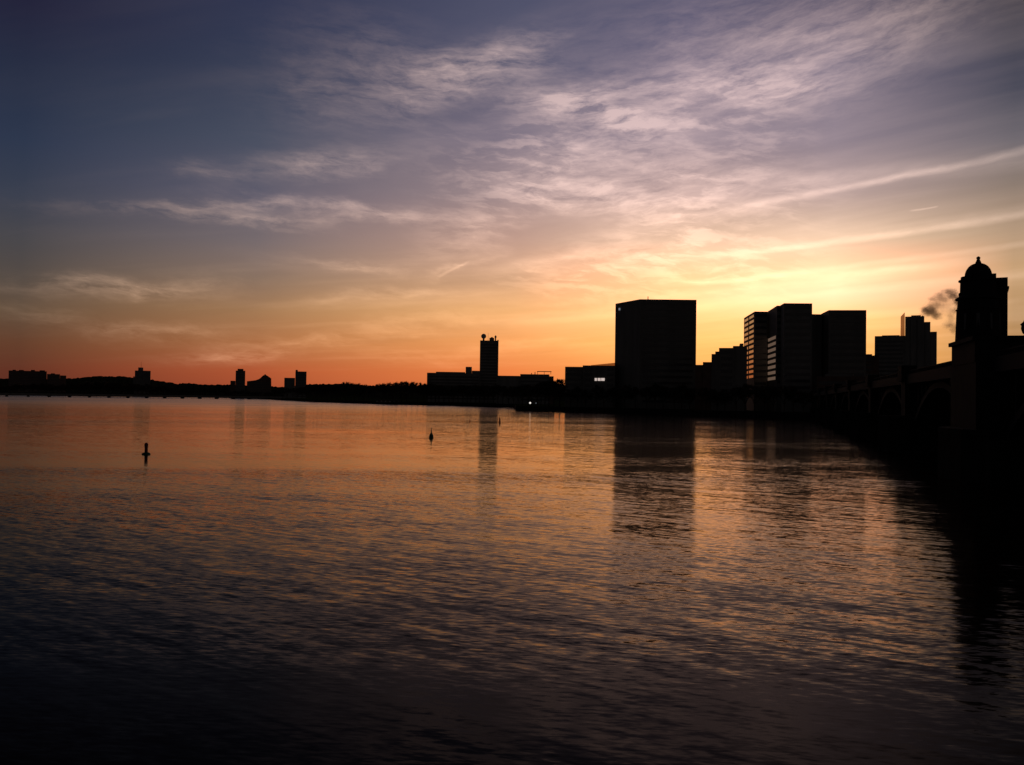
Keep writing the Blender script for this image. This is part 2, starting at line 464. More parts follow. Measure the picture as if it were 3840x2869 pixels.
HILL = [(-1500, 1430), (-600, 1424), (-100, 1421), (0, 1420), (60, 1422), (200, 1421), (262, 1420), (300, 1417), (330, 1413), (365, 1411), (410, 1412), (450, 1412), (500, 1417), (565, 1424), (600, 1429), (640, 1436),
        (665, 1440), (700, 1437), (760, 1442), (830, 1443), (900, 1444), (1000, 1449), (1050, 1451), (1100, 1448), (1160, 1441), (1270, 1440), (1400, 1446), (1600, 1446), (1900, 1448), (2150, 1450), (2500, 1455), (3200, 1460), (4600, 1490)]


def hill_y(x):
    for (a, b_) in zip(HILL, HILL[1:]):
        if a[0] <= x <= b_[0]:
            t_ = (x - a[0]) / (b_[0] - a[0]); t_ = t_ * t_ * (3 - 2 * t_)
            return a[1] + (b_[1] - a[1]) * t_
    return 1450


hb = MB(); x = -1500; rows = 0
while x < 4500:
    p = P(x, hill_y(x) + rnd.uniform(-2.4, 1.4), 4200); z = max(p.z, 12)
    k0 = P(x, 1480, 3300); k2 = P(x, 1480, 5600)
    q = P(x, 1480, 3800)
    hb.v += [(k0.x, k0.y, GZ - 1), (q.x, q.y + rnd.uniform(-30, 30), z * .62 + rnd.uniform(-2, 2)), (p.x, p.y, z), (k2.x, k2.y, GZ - 1)]
    rows += 1; x += rnd.uniform(4, 9)
for i in range(rows - 1):
    for k in range(3): hb.f.append((i * 4 + k, i * 4 + 4 + k, i * 4 + 5 + k, i * 4 + 1 + k))
tag(hb.build('hills', 'soil'), 'low wooded hills on the horizon', None, kind='structure')


# ------------------------------------------------------------------ trees (bare crowns)
def tree_meshes(seed, h=1.0, spread=1.0):
    r = random.Random(seed); tr = MB(); cr = MB()
    tr.tube((0, 0, -.03), (0, 0, .16), .022, .017, 6); tr.tube((0, 0, .16), (.01, 0, .34), .017, .012, 6)

    def grow(p, d, L, rad, lvl):
        q = p + d * L
        (tr if lvl == 0 else cr).tube(p, q, rad, rad * .62, 5 if lvl < 2 else 3)
        if lvl >= 4:
            for _ in range(5):
                e = (d + Vector((r.uniform(-1, 1), r.uniform(-1, 1), r.uniform(-.5, .9)))).normalized()
                s0 = p + d * L * r.random(); e2 = s0 + e * L * r.uniform(.7, 1.3)
                o = len(cr.v); wv = e.orthogonal().normalized() * .0055
                cr.v += [tuple(s0 - wv), tuple(s0 + wv), tuple(e2 + wv * .5), tuple(e2 - wv * .5)]
                cr.f.append((o, o + 1, o + 2, o + 3))
            return
        for k in range(3 if lvl < 3 else 4):
            e = (d * .9 + Vector((r.uniform(-1, 1) * spread, r.uniform(-1, 1) * spread, r.uniform(-.35, .65)))).normalized()
            grow(p + d * L * r.uniform(.55, 1), e, L * r.uniform(.62, .82), rad * .6, lvl + 1)
    for k in range(5):
        a = k * 1.257 + r.random()
        d0 = Vector((math.cos(a) * .6 * spread, math.sin(a) * .6 * spread, r.uniform(.6, 1.2))).normalized()
        grow(Vector((0, 0, r.uniform(.14, .30))), d0, .23, .010, 1)
    grow(Vector((.01, 0, .33)), Vector((0, 0, 1)), .2, .012, 0)
    top = max(v[2] for v in cr.v); k = 1 / top
    for b_ in (tr, cr): b_.v = [(v[0] * k, v[1] * k, v[2] * k) for v in b_.v]
    return tr, cr


proto = []
TG = 'bare trees along the far bank'
TL = 'leafless dark tree in the row along the far river bank'
for i, (sd, sp) in enumerate(((3, 1.0), (8, 1.35), (15, .8))):
    tr, cr = tree_meshes(sd, spread=sp)
    o = thing('bare_tree', TL, 'tree', (0, 0, 0), 0, TG)
    tr.build('trunk', 'bark', o); cr.build('crown', 'bark', o)
    proto.append([o, list(o.children), False])


def put_tree(px, D, ytop, kind, label=TL, group=TG, wide=1.0):
    pr = proto[kind]
    if not pr[2]: o = pr[0]; pr[2] = True
    else:
        o = pr[0].copy(); COL.objects.link(o)
        for ch in pr[1]:
            c = ch.copy(); COL.objects.link(c); c.parent = o
    p = P(px, ytop, D); h_ = p.z - GZ
    o.location = (p.x, p.y, GZ); o.scale = (h_ * wide, h_ * wide, h_); o.rotation_euler = (0, 0, rnd.uniform(0, 6.28))
    o['label'] = label; o['group'] = group
    return o


def interp(tab, x):
    for (a, b_) in zip(tab, tab[1:]):
        if a[0] <= x <= b_[0]: return a[1] + (b_[1] - a[1]) * (x - a[0]) / (b_[0] - a[0])
    return tab[-1][1]


TT = [(1020, 1455), (1180, 1441), (1270, 1439), (1285, 1431), (1300, 1428), (1325, 1430), (1340, 1438), (1375, 1437), (1395, 1447), (1412, 1436), (1440, 1433),
      (1480, 1429), (1520, 1426), (1570, 1430), (1598, 1434), (1700, 1440), (2000, 1440), (2060, 1420), (2080, 1419), (2118, 1413), (2300, 1450), (2620, 1450), (2800, 1450), (3000, 1430)]
x = 1030
while x < 2120:
    t_ = interp(TT, x) + rnd.uniform(0, 5)
    Dsh = W(x, interp([(a[0], a[1]) for a in shore_px], x)).y
    put_tree(x, Dsh + rnd.uniform(30, 90), t_, rnd.randrange(3), wide=rnd.uniform(.8, 1.2))
    x += rnd.uniform(13, 22)
x = 2140
while x < 3060:
    Dsh = W(x, interp(shore_px, x)).y
    put_tree(x, Dsh + rnd.uniform(28, 60), rnd.uniform(1432, 1462), rnd.randrange(3), 'leafless dark tree in front of the office towers by the river', 'bare trees in front of the office towers', wide=rnd.uniform(.7, 1))
    x += rnd.uniform(26, 44)
x = -60
while x < 1020:
    put_tree(x, 2150 + rnd.uniform(-60, 120), hill_y(x) + rnd.uniform(14, 24), rnd.randrange(3), 'small distant leafless tree on the low shore beyond the long bridge', 'distant trees beyond the long bridge', wide=rnd.uniform(1, 1.5))
    x += rnd.uniform(11, 20)


# ------------------------------------------------------------------ buildings
class Bld:
    """A building turned to face the river; local x right, y away, z up."""
    def __init__(s, name, label, pxc, D, pyc=1440, cat='building', group=None):
        p = P(pxc, pyc, D); s.az = math.atan2(p.x, p.y); s.pxc, s.D, s.pyc = pxc, D, pyc
        s.o = thing(name, label, cat, (p.x, p.y, GZ), -s.az, group)
        s.kx = D * math.cos(s.az) / F_PX

    def x(s, px): return (px - s.pxc) * s.kx
    def z(s, px, py): return P(px, py, s.D).z - GZ

    def vol(s, part, px0, px1, py, depth, m='dark_concrete', y0=0.0, z0=0.0, ref=None):
        mb = MB().box(s.x(px0), s.x(px1), y0, y0 + depth, z0, s.z((px0 + px1) / 2 if ref is None else ref, py))
        return mb.build(part, m, s.o)

    def ribbons(s, px0, px1, py, y0, floor=3.8, m='glass', n=None, bays=1):
        bays = 1                               # long strip windows
        top = s.z((px0 + px1) / 2, py); k = 1; x0, x1 = s.x(px0), s.x(px1)
        while k * floor + 2.2 < top and (n is None or k <= n):
            mb = MB(); wv = (x1 - x0) / bays
            for b_ in range(bays):
                mb.box(x0 + b_ * wv + .8, x0 + (b_ + 1) * wv - .8, y0 - .12, y0 + .2, k * floor, k * floor + 1.9)
            mb.build('window', m, s.o); k += 1


# distant left bank
B = Bld('apartment_block', 'long dark slab of flats with an uneven roof at the far left shore', 104, 2600)
B.vol('walls', 32, 175, 1391, 40, 'brick'); B.vol('roof_house', 46, 58, 1387, 10, 'roofing', 8); B.vol('roof_house', 70, 88, 1387.5, 10, 'roofing', 8)
B.vol('roof_house', 115, 130, 1387, 10, 'roofing', 8); B.vol('roof_house', 148, 168, 1388, 10, 'roofing', 8); B.ribbons(32, 175, 1391, 0, 4.5, bays=14)
B = Bld('low_block', 'lower stepped block joined to the right of the long slab of flats', 212, 2620)
B.vol('walls', 176, 224, 1403, 36, 'brick'); B.vol('wing', 224.5, 248, 1408, 30, 'brick', 2); B.vol('roof_house', 190, 205, 1400, 10, 'roofing', 8); B.ribbons(176, 224, 1403, 0, 4.5, bays=5)
B = Bld('shouldered_tower', 'far square tower with a raised centre and thin mast above the wooded hill', 534, 2900)
B.vol('walls', 505, 564, 1390, 40); B.vol('crown_block', 517, 536, 1378, 20, 'concrete', 6); B.vol('wing', 499, 504.5, 1412, 30, 'dark_concrete', 3)
MB().tube((B.x(528), 16, B.z(528, 1379)), (B.x(528), 16, B.z(528, 1355)), .5, .2).build('mast', 'steel', B.o); B.ribbons(505, 564, 1390, 0, 4.2, bays=6)
B = Bld('slim_tower', 'slim far tower with a small rounded roof house', 901, 2300)
B.vol('walls', 883, 919, 1390, 26); B.vol('roof_house', 890, 912, 1383, 14, 'roofing', 4); B.vol('wing', 864, 882.5, 1428, 24, 'brick', 1); B.ribbons(883, 919, 1390, 0, 4, bays=4)
B = Bld('gabled_block', 'far block rising to a peaked roof beside the slim tower', 972, 2250)
mb = MB(); pts = [(926, 1450), (926, 1430), (958, 1426), (972, 1421), (986, 1408), (994, 1405), (1004, 1410), (1017, 1419), (1019, 1450)]
o = 0; n_ = len(pts)
fr = [(B.x(a), B.z(a, c) if c < 1450 else 0) for a, c in pts]
mb.v = [(a, 0, z) for a, z in fr] + [(a, 30, z) for a, z in fr]
for i in range(n_): mb.f.append((i, (i + 1) % n_, n_ + (i + 1) % n_, n_ + i))
mb.f.append(tuple(range(n_))[::-1]); mb.f.append(tuple(range(n_, 2 * n_)))
mb.build('walls', 'brick', B.o); B.vol('chimney', 991, 997, 1403.5, 4, 'brick', 8, 20); B.ribbons(928, 1016, 1432, 0, 4.2, bays=8)
B = Bld('notched_tower', 'far block with a taller slab and a narrow chimney at its left corner', 1108, 2200)
B.vol('wing', 1066, 1106, 1417, 26); B.vol('walls', 1107, 1149, 1393, 26, 'dark_concrete'); B.vol('chimney', 1107.5, 1116, 1387, 6, 'concrete', 1); B.ribbons(1107, 1149, 1393, 0, 4, bays=4)

# university buildings
B = Bld('campus_hall', 'long low campus hall left of the tower with the round ball', 1700, 1180)
B.vol('walls', 1601, 1798, 1399, 30, 'concrete'); B.vol('upper_storey', 1634, 1744, 1394.5, 20, 'concrete', 4); B.vol('roof_house', 1746, 1769, 1375, 10, 'concrete', 4)
B.vol('stair_block', 1770, 1802, 1390, 12, 'concrete', 3); B.ribbons(1601, 1798, 1399, 0, 4.2, bays=16)
B = Bld('laboratory_tower', 'tall slab tower carrying a round radar dome and small masts on its roof', 1832, 1210)
B.vol('walls', 1798, 1867.5, 1277, 16, 'concrete'); B.ribbons(1800, 1865, 1282, 0, 4.2, bays=9)
zr = B.z(1811, 1277); c = (B.x(1811), 8)
MB().tube((*c, zr - .5), (*c, B.z(1811, 1268)), 1.4, 1.2, 10).build('dome_stand', 'steel', B.o)
rz_ = B.z(1811, 1259.5); rr = 9.6 * B.D / F_PX
MB().lathe([(rr * math.sin(math.pi * k / 14) + 1e-3, rz_ - rr * math.cos(math.pi * k / 14)) for k in range(15)], 24, c).build('radar_dome', 'white', B.o, True)
B.vol('roof_house', 1833, 1851, 1266, 7, 'concrete', 5, zr - .5); B.vol('roof_house', 1838, 1846, 1263, 4, 'steel', 6, zr - .5)
MB().tube((B.x(1828), 8, zr - .5), (B.x(1828), 8, B.z(1828, 1247)), .22, .12).build('mast', 'steel', B.o)
cx_ = B.x(1856); MB().lathe([(.9, zr - .5), (.9, B.z(1856, 1266)), (1.5, B.z(1856, 1263)), (1.3, B.z(1856, 1259)), (.3, B.z(1856, 1256))], 12, (cx_, 8)).build('vent_stack', 'steel', B.o)
B.vol('parapet', 1863, 1867.5, 1274, 6, 'concrete', 2, zr - .5)
B = Bld('library_building', 'long low building right of the radar dome tower with roof rails', 1972, 1000)
B.vol('walls', 1862, 1950, 1409, 30, 'concrete', 1); B.vol('upper_wing', 1950.5, 2060, 1403.5, 34, 'concrete'); B.vol('wing', 2060.5, 2076, 1411, 20, 'brick', 2)
B.vol('canopy', 2014, 2068, 1391.5, 8, 'steel', 5, B.z(2040, 1393.5))
for q in (2016, 2041, 2066): MB().tube((B.x(q), 9, B.z(q, 1404)), (B.x(q), 9, B.z(q, 1393)), .25, .25).build('post', 'steel', B.o)
for q, t_ in ((1993, 1398), (2006, 1394)): MB().tube((B.x(q), 6, B.z(q, 1404)), (B.x(q), 6, B.z(q, t_)), .5, .4).build('vent_pipe', 'steel', B.o)
B.ribbons(1950, 2060, 1403.5, 0, 4.2, bays=9)
B = Bld('boathouse', 'low pale boathouse with a shallow roof on the bank left of the campus hall', 1455, 985)
B.vol('walls', 1412, 1498, 1503, 12, 'white'); B.vol('roof', 1409, 1501, 1500, 14, 'roofing', -1, B.z(1455, 1503))
for k in range(5): MB().box(B.x(1418 + k * 16), B.x(1429 + k * 16), -.1, .1, .3, 3.0).build('door', 'wood', B.o)
B = Bld('lit_office', 'low wide office block with a lit window left of the great slab tower', 2212, 640)
B.vol('walls', 2118, 2184, 1375, 30, 'dark_concrete', 1); B.vol('upper_wing', 2184.5, 2306, 1371, 30, 'dark_concrete'); 
mb = MB(); z0, z1, z2 = B.z(2240, 1371), B.z(2240, 1369), B.z(2300, 1360); x0, x1 = B.x(2215), B.x(2306)
mb.v = [(x0, 4, z0), (x1, 4, z0), (x1, 4, z2), (x0, 4, z1), (x0, 24, z0), (x1, 24, z0), (x1, 24, z2), (x0, 24, z1)]
mb.f = [(0, 1, 2, 3), (5, 4, 7, 6), (4, 0, 3, 7), (1, 5, 6, 2), (3, 2, 6, 7), (4, 5, 1, 0)]; mb.build('roof', 'frost', B.o)
for a, c in ((2230, 2238), (2241, 2252), (2254, 2267)):
    MB().box(B.x(a), B.x(c), -.25, -.05, B.z(a, 1428), B.z(a, 1418)).build('window', 'litwin', B.o, label='brightly lit window')
B.ribbons(2118, 2184, 1375, 1, 3.9, bays=6)
B.ribbons(2186, 2226, 1371, 0, 3.9, bays=3); B.ribbons(2272, 2304, 1371, 0, 3.9, bays=3)


# towers seen on the corner: (far-left corner, near corner, right corner) as (px, py, D)
def corner_building(o, part, A, Bn, C, m='concrete', floor=3.9, left_cols=(), front=True, z0=0.0, rows=None, front_m='glass', left_m='glass', left_label='window strip catching the sunset'):
    a, b_, c = P(*A), P(*Bn), P(*C); zt = b_.z - GZ
    L = lambda v: ((v - o.location).x, (v - o.location).y)
    pa, pb, pc = L(a), L(b_), L(c); pd = (pa[0] + pc[0] - pb[0], pa[1] + pc[1] - pb[1])
    MB().prism([pa, pb, pc, pd], z0, zt).build(part, m, o)
    MB().prism([tuple(pa[i] * .9 + (pb[i] + pc[i] + pd[i]) / 30 for i in (0, 1)), tuple(pb[i] * .7 + (pa[i] + pc[i] + pd[i]) * .1 for i in (0, 1)),
                tuple(pc[i] * .7 + (pa[i] + pb[i] + pd[i]) * .1 for i in (0, 1)), tuple(pd[i] * .7 + (pa[i] + pb[i] + pc[i]) * .1 for i in (0, 1))], zt - .5, zt + .25).build('roof', 'roofing', o)

    def band(p, q, t0, t1, zz0, zz1, mm, name='window', lab=None):
        d_ = Vector((q[0] - p[0], q[1] - p[1])); nrm = Vector((d_.y, -d_.x)).normalized()
        if nrm.dot(Vector((p[0] + o.location.x, p[1] + o.location.y))) > 0: nrm = -nrm
        s0 = Vector(p) + d_ * t0; s1 = Vector(p) + d_ * t1
        e = nrm * .12
        MB().prism([tuple(s0 + e), tuple(s1 + e), tuple(s1 - e), tuple(s0 - e)], zz0, zz1).build(name, mm, o, label=lab)
    z = zt - 1.2 - 2.0; k = 0
    for (t0, t1, ztop, rws, wh, sp) in left_cols:
        for k in range(rws):
            band(pa, pb, t0, t1, ztop - k * sp - wh, ztop - k * sp, left_m, lab=left_label)
    if front:
        z = zt - 3.4; cnt = 0
        while z > 3 and (rows is None or cnt < rows):
            band(pb, pc, .06, .94, z, z + 1.7, front_m); z -= floor; cnt += 1
    return (pa, pb, pc, zt)


o = thing('great_slab_tower', 'widest dark office slab standing alone, blank box with a cut left corner', 'building', (P(2450, 1400, 640).x, 640, GZ))
corner_building(o, 'walls', (2308, 1141, 651), (2400, 1122, 620), (2612, 1122, 619), 'dark_concrete', 4.4, rows=17)
pb = P(2322, 1160, 646) - o.location; MB().box(pb.x - .55, pb.x + .55, pb.y - 2.0, pb.y - .6, pb.z - .8, pb.z + .8).build('corner_light', 'beacon', o)
ph = P(2430, 1120, 640) - o.location; MB().tube((ph.x, ph.y, ph.z - 3), (ph.x, ph.y, ph.z + 1.6), .4, .3).build('vent_pipe', 'steel', o)

B = Bld('stepped_block', 'low stepped block tucked between the great slab and the striped towers', 2700, 535)
B.vol('walls', 2695, 2752, 1305, 30, 'dark_concrete'); B.vol('wing', 2606, 2634, 1367, 22, 'brick', 2); B.vol('terrace', 2634.5, 2667, 1357, 24, 'brick', 1)
B.vol('stair_block', 2667, 2685, 1327, 22, 'dark_concrete', .5); B.vol('shoulder', 2681, 2700, 1318, 22, 'dark_concrete', .3)
B.vol('upper_terrace', 2748, 2776, 1298, 20, 'dark_concrete', .6); B.vol('attic', 2773, 2786, 1289, 16, 'dark_concrete', .9)
B.vol('plinth', 2781, 2800, 1300, 10, 'dark_concrete', 1.2); B.ribbons(2697, 2750, 1310, 0, 3.9, bays=4)

o = thing('striped_tower', 'brown office tower with two columns of window stripes glowing on its left face', 'building', (P(2850, 1400, 590).x, 590, GZ))
zt = P(2830, 1168, 560).z - GZ
corner_building(o, 'walls', (2790, 1194, 605), (2830, 1168, 560), (2878, 1168, 560), 'dark_concrete', 4.0,
                [(.06, .44, zt - 1.6, 13, 1.7, 3.28), (.54, .94, zt - 1.6, 13, 1.7, 3.28)], rows=14)
o = thing('middle_tower', 'taller office tower behind the striped one with one column of wide glowing stripes', 'building', (P(2900, 1400, 540).x, 540, GZ))
zt = P(2914, 1145, 530).z - GZ
corner_building(o, 'walls', (2876, 1168, 569), (2914, 1146, 530), (2941, 1146, 530), 'dark_concrete', 4.0, [(.16, .9, zt - 18.2, 8, 1.9, 3.6)], rows=14, left_m='strip_glow', left_label='wide window strip with an added dim glow in place of mirrored sky')
o = thing('tallest_office_tower', 'tallest flat-topped tower of the right cluster, plain dark front', 'building', (P(2990, 1400, 520).x, 520, GZ))
corner_building(o, 'walls', (2922, 1147, 536), (2940, 1137, 520), (3046, 1137, 519), 'concrete', 4.0, rows=14)
o = thing('square_office_tower', 'square dark tower with a sloping left shoulder, right of the tallest tower', 'building', (P(3150, 1400, 520).x, 520, GZ))
corner_building(o, 'walls', (3079, 1178, 543), (3108, 1163, 520), (3249, 1163, 517), 'dark_concrete', 4.0, rows=14)
q = [P(3040, 1178, 535), P(3082, 1178, 535), P(3082, 1178, 560), P(3040, 1178, 560)]
MB().prism([((v - o.location).x, (v - o.location).y) for v in q], 0, q[0].z - GZ).build('shoulder', 'concrete', o)

B = Bld('low_annex', 'low dark block filling the narrow gap right of the square tower', 3268, 700)
B.vol('walls', 3240, 3270, 1328, 20, 'brick'); B.vol('wing', 3262, 3296, 1333, 20, 'brick', 1); B.ribbons(3240, 3270, 1330, 0, 4, bays=2)
B = Bld('fin_tower', 'stepped grey tower with a pale slanted fin beside the steam plume', 3395, 860)
B.vol('walls', 3393, 3464.5, 1188, 24, 'concrete', -.5); B.vol('roof_house', 3416, 3452, 1182, 10, 'concrete', 5); B.vol('chimney', 3456, 3461, 1184, 4, 'concrete', 6)
B.vol('wing', 3277.5, 3398, 1258, 26, 'concrete'); B.vol('roof_screen', 3305, 3372, 1254.5, 12, 'concrete', 4)
B.vol('upper_wing', 3465, 3487, 1210, 20, 'concrete', .3); B.vol('lower_wing', 3487.5, 3511, 1247, 20, 'concrete', .8)
mb = MB(); z = [B.z(3376, 1262), B.z(3376, 1186), B.z(3391, 1170)]; x0, x1 = B.x(3376), B.x(3391.5)
mb.v = [(x0, 2, z[0]), (x1, 2, z[0]), (x1, 2, z[2]), (x0, 2, z[1]), (x0, 5, z[0]), (x1, 5, z[0]), (x1, 5, z[2]), (x0, 5, z[1])]
mb.f = [(0, 1, 2, 3), (5, 4, 7, 6), (4, 0, 3, 7), (1, 5, 6, 2), (3, 2, 6, 7), (4, 5, 1, 0)]; mb.build('fin', 'frost', B.o)
for k in range(9):
    q = 3398 + k * 12.4
    if k in (1, 3): MB().box(B.x(q), B.x(q + 4), -.75, -.4, 3, B.z(q, 1200 if q < 3455 else (1222 if q < 3483 else 1256))).build('window', 'glass', B.o) if q < 3460 else None
B.ribbons(3280, 3390, 1262, 0, 4.2, bays=9)
B = Bld('rear_block', 'low dark flat block seen between the fin tower and the stone bridge tower', 3560, 620)
B.vol('walls', 3490, 3600, 1372, 25, 'brick'); B.vol('wing', 3600.5, 3660, 1366, 25, 'brick', 1); B.ribbons(3490, 3600, 1374, 0, 4, bays=8)
B = Bld('riverside_block', 'broad low dark building behind the bridge below the square tower', 3240, 480)
B.vol('walls', 3060, 3420, 1412, 25, 'brick'); B.vol('wing', 3090, 3200, 1400, 15, 'dark_concrete', 4); B.vol('roof_house', 3250, 3290, 1402, 10, 'dark_concrete', 5); B.ribbons(3060, 3420, 1414, 0, 4, bays=16)

# ------------------------------------------------------------------ stone and steel arch bridge
AX = Vector((.28, .96, 0)).normalized(); NR = Vector((AX.y, -AX.x, 0))       # along the bridge, and across it to the right
near = Vector((48.9, 92, 0))
br = thing('arch_bridge', 'dark steel arch bridge on stone piers running from the domed tower to the far bank', 'bridge', tuple(near), math.atan2(AX.y, AX.x))
# local x along the bridge, local y = left of it (upstream); bridge body lies at y -2 .. -30


def arch_span(x0, x1, idx):
    rib = MB(); K = 20
    for ys in (-2.6, -12, -20, -29):
        o_ = len(rib.v)
        for k in range(K + 1):
            t_ = k / K; x_ = x0 + (x1 - x0) * t_; z_ = 4.2 + 6.3 * (1 - (2 * t_ - 1) ** 2)
            for (yy, zz) in ((0, 0), (0, .9), (-.6, .9), (-.6, 0)): rib.v.append((x_, ys + yy, z_ + zz))
        for k in range(K):
            for e in range(4): rib.f.append((o_ + k * 4 + e, o_ + k * 4 + 4 + e, o_ + k * 4 + 4 + (e + 1) % 4, o_ + k * 4 + (e + 1) % 4))
    rib.build('arch_rib', 'steel', br)
    for k in range(1, 12):
        t_ = k / 12; x_ = x0 + (x1 - x0) * t_; z_ = 4.2 + 6.3 * (1 - (2 * t_ - 1) ** 2) + .8
        if 11.9 - z_ > .9:
            MB().box(x_ - .2, x_ + .2, -3.1, -2.7, z_, 11.6).build('spandrel_column', 'steel', br)


def pier(xc, hw=3.0):
    mb = MB()
    nose = [(xc - hw, -1.5), (xc - hw * .7, 1.2), (xc, 2.6), (xc + hw * .7, 1.2), (xc + hw, -1.5), (xc + hw, -31), (xc, -35), (xc - hw, -31)]
    tp = [(xc + (a - xc) * .85, b_ * .97) for a, b_ in nose]
    mb.prism(nose, -2, 5.6, tp); mb.box(xc - hw * .75, xc + hw * .75, -30.4, -1.4, 5.6, 12.0)
    mb.prism([(xc + (a - xc) * 1.0, b_) for a, b_ in nose], 5.5, 6.1)
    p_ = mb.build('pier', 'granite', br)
    MB().box(xc - hw * .8, xc + hw * .8, -3.2, -.8, 12.0, 14.6).build('pedestal', 'granite', p_)
    return p_


spans = [(-100, -52), (-46, -1.5), (12.5, 56), (62, 106), (112, 156), (162, 204), (210, 250), (256, 294), (300, 336)]
for i, (a, b_) in enumerate(spans): arch_span(a, b_, i)
for xc in (-49, 59, 109, 159, 207, 253, 297): pier(xc)
MB().box(-104, 345, -30, -2, 11.9, 12.9).build('deck', 'dark_concrete', br)
MB().box(-104, 345, -2.0, -1.55, 11.5, 13.05).build('fascia', 'steel', br)
rl = MB().box(-104, 345, -2.05, -1.85, 13.6, 13.75); x_ = 11.6
ps = MB(); x_ = 11.8
for (a, b_, st) in ((-60, -1, .8), (11.6, 60, .7), (60, 345, 2.2)):
    x_ = a
    while x_ < b_: ps.box(x_ - .07, x_ + .07, -2.02, -1.88, 12.9, 13.6); x_ += st
hr = rl.build('handrail', 'steel', br); ps.build('balustrade', 'steel', hr)['kind'] = 'stuff'
# abutment pier that carries the tower
mb = MB()
base = [(-3, -1.0), (-.5, 1.3), (5, 2.6), (11.5, 1.0), (13.5, -1.5), (13.5, -33), (5, -36), (-3, -33)]
mb.prism(base, -2, 5.0, [(a * .95 + .25, b_ * .98) for a, b_ in base]); mb.box(-.8, 12.2, -31.5, -.05, 5.0, 12.6); mb.prism([(a * 1.0, b_) for a, b_ in base], 4.9, 5.5)
mb.build('tower_pier', 'granite', br)
mb = MB().box(-.5, 11.4, -31, 0.0, 12.6, 14.9); mb.box(-.8, 11.7, -31.3, .3, 14.9, 15.35); mb.build('tower_parapet', 'granite', br)

# the domed tower
B = Bld('domed_bridge_tower', 'black round stone tower with a dome and ball finial rising at the right', 3668, 100, 1200, 'tower')
B.o.location.z = 15.35; GB = 15.35


def tz(py): return P(3668, py, 100).z - GB


px2m = B.kx
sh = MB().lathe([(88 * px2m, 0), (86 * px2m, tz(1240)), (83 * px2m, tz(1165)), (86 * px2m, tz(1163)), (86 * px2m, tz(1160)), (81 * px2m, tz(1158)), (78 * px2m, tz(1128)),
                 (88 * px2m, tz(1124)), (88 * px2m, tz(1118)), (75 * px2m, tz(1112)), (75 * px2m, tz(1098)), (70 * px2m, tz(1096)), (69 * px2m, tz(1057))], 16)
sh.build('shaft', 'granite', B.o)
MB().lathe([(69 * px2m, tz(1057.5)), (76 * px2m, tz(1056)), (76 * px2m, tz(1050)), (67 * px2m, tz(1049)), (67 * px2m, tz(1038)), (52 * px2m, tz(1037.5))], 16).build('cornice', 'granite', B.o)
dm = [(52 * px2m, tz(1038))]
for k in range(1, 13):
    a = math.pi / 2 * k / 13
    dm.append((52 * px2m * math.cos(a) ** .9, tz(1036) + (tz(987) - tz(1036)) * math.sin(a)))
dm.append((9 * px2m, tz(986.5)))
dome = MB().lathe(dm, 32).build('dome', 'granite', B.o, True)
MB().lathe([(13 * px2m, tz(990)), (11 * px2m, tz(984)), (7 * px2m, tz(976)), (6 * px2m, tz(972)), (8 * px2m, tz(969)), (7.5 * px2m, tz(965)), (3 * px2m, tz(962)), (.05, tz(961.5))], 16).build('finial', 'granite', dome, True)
for k in range(5):
    a = -math.pi / 2 + (k - 2) * .62; r_ = 80 * px2m
    cxx, cyy = r_ * math.cos(a), r_ * math.sin(a)
    MB().box(cxx - .17, cxx + .17, cyy - .12, cyy + .12, tz(1240), tz(1180)).build('window', 'glass', B.o)
MB().box(B.x(3700), B.x(3735), -.2, 2.4, tz(1060), tz(1029)).build('corner_block', 'granite', B.o)
B2 = MB().box(B.x(3712), B.x(3778), .6, 4.6, 0, tz(1042)); B2.box(B.x(3725), B.x(3783), .4, 4.8, tz(1084), tz(1076)); B2.build('stair_turret', 'granite', B.o)
for v in range(3): MB().box(B.x(3600) - .25, B.x(3600) + .25, -.4, .4, tz(1128 + v * 34), tz(1119 + v * 34)).build('bracket', 'granite', B.o)

# lantern post at the right edge, on the parapet
q = P(3846, 1266, 88)
lp = thing('bridge_lantern', 'ornate dark lantern post cut by the right edge of the picture', 'lamp', (q.x, q.y, 12.9))
zz = q.z - 12.9
MB().lathe([(.35, 0), (.3, 1.2), (.18, 1.4), (.14, zz + .3), (.3, zz + .5)], 10).build('post', 'steel', lp)
MB().lathe([(.28, zz + .45), (.42, zz + .9), (.38, zz + 1.2), (.5, zz + 1.35), (.22, zz + 1.6), (.05, zz + 2.0)], 10).build('lantern', 'steel', lp)

# ------------------------------------------------------------------ low bridge at the far left
p0, p1 = P(-260, 1480, 1500), P(960, 1490, 1830)
dv = (p1 - p0); dv.z = 0; Ln = dv.length
lb = thing('low_river_bridge', 'long low bridge on many small piers crossing the far left of the river', 'bridge', (p0.x, p0.y, 0), math.atan2(dv.y, dv.x))
MB().box(0, Ln + 60, -7, 7, 2.2, 7.0).build('deck', 'dark_concrete', lb)
MB().box(0, Ln + 60, -7.3, -7.05, 7.0, 8.6).build('parapet', 'steel', lb)
x_ = 12
while x_ < Ln:
    MB().prism([(x_ - 1.6, -8), (x_, -10), (x_ + 1.6, -8), (x_ + 1.6, 8), (x_ - 1.6, 8)], -1, 2.2).build('pier', 'granite', lb); x_ += 34

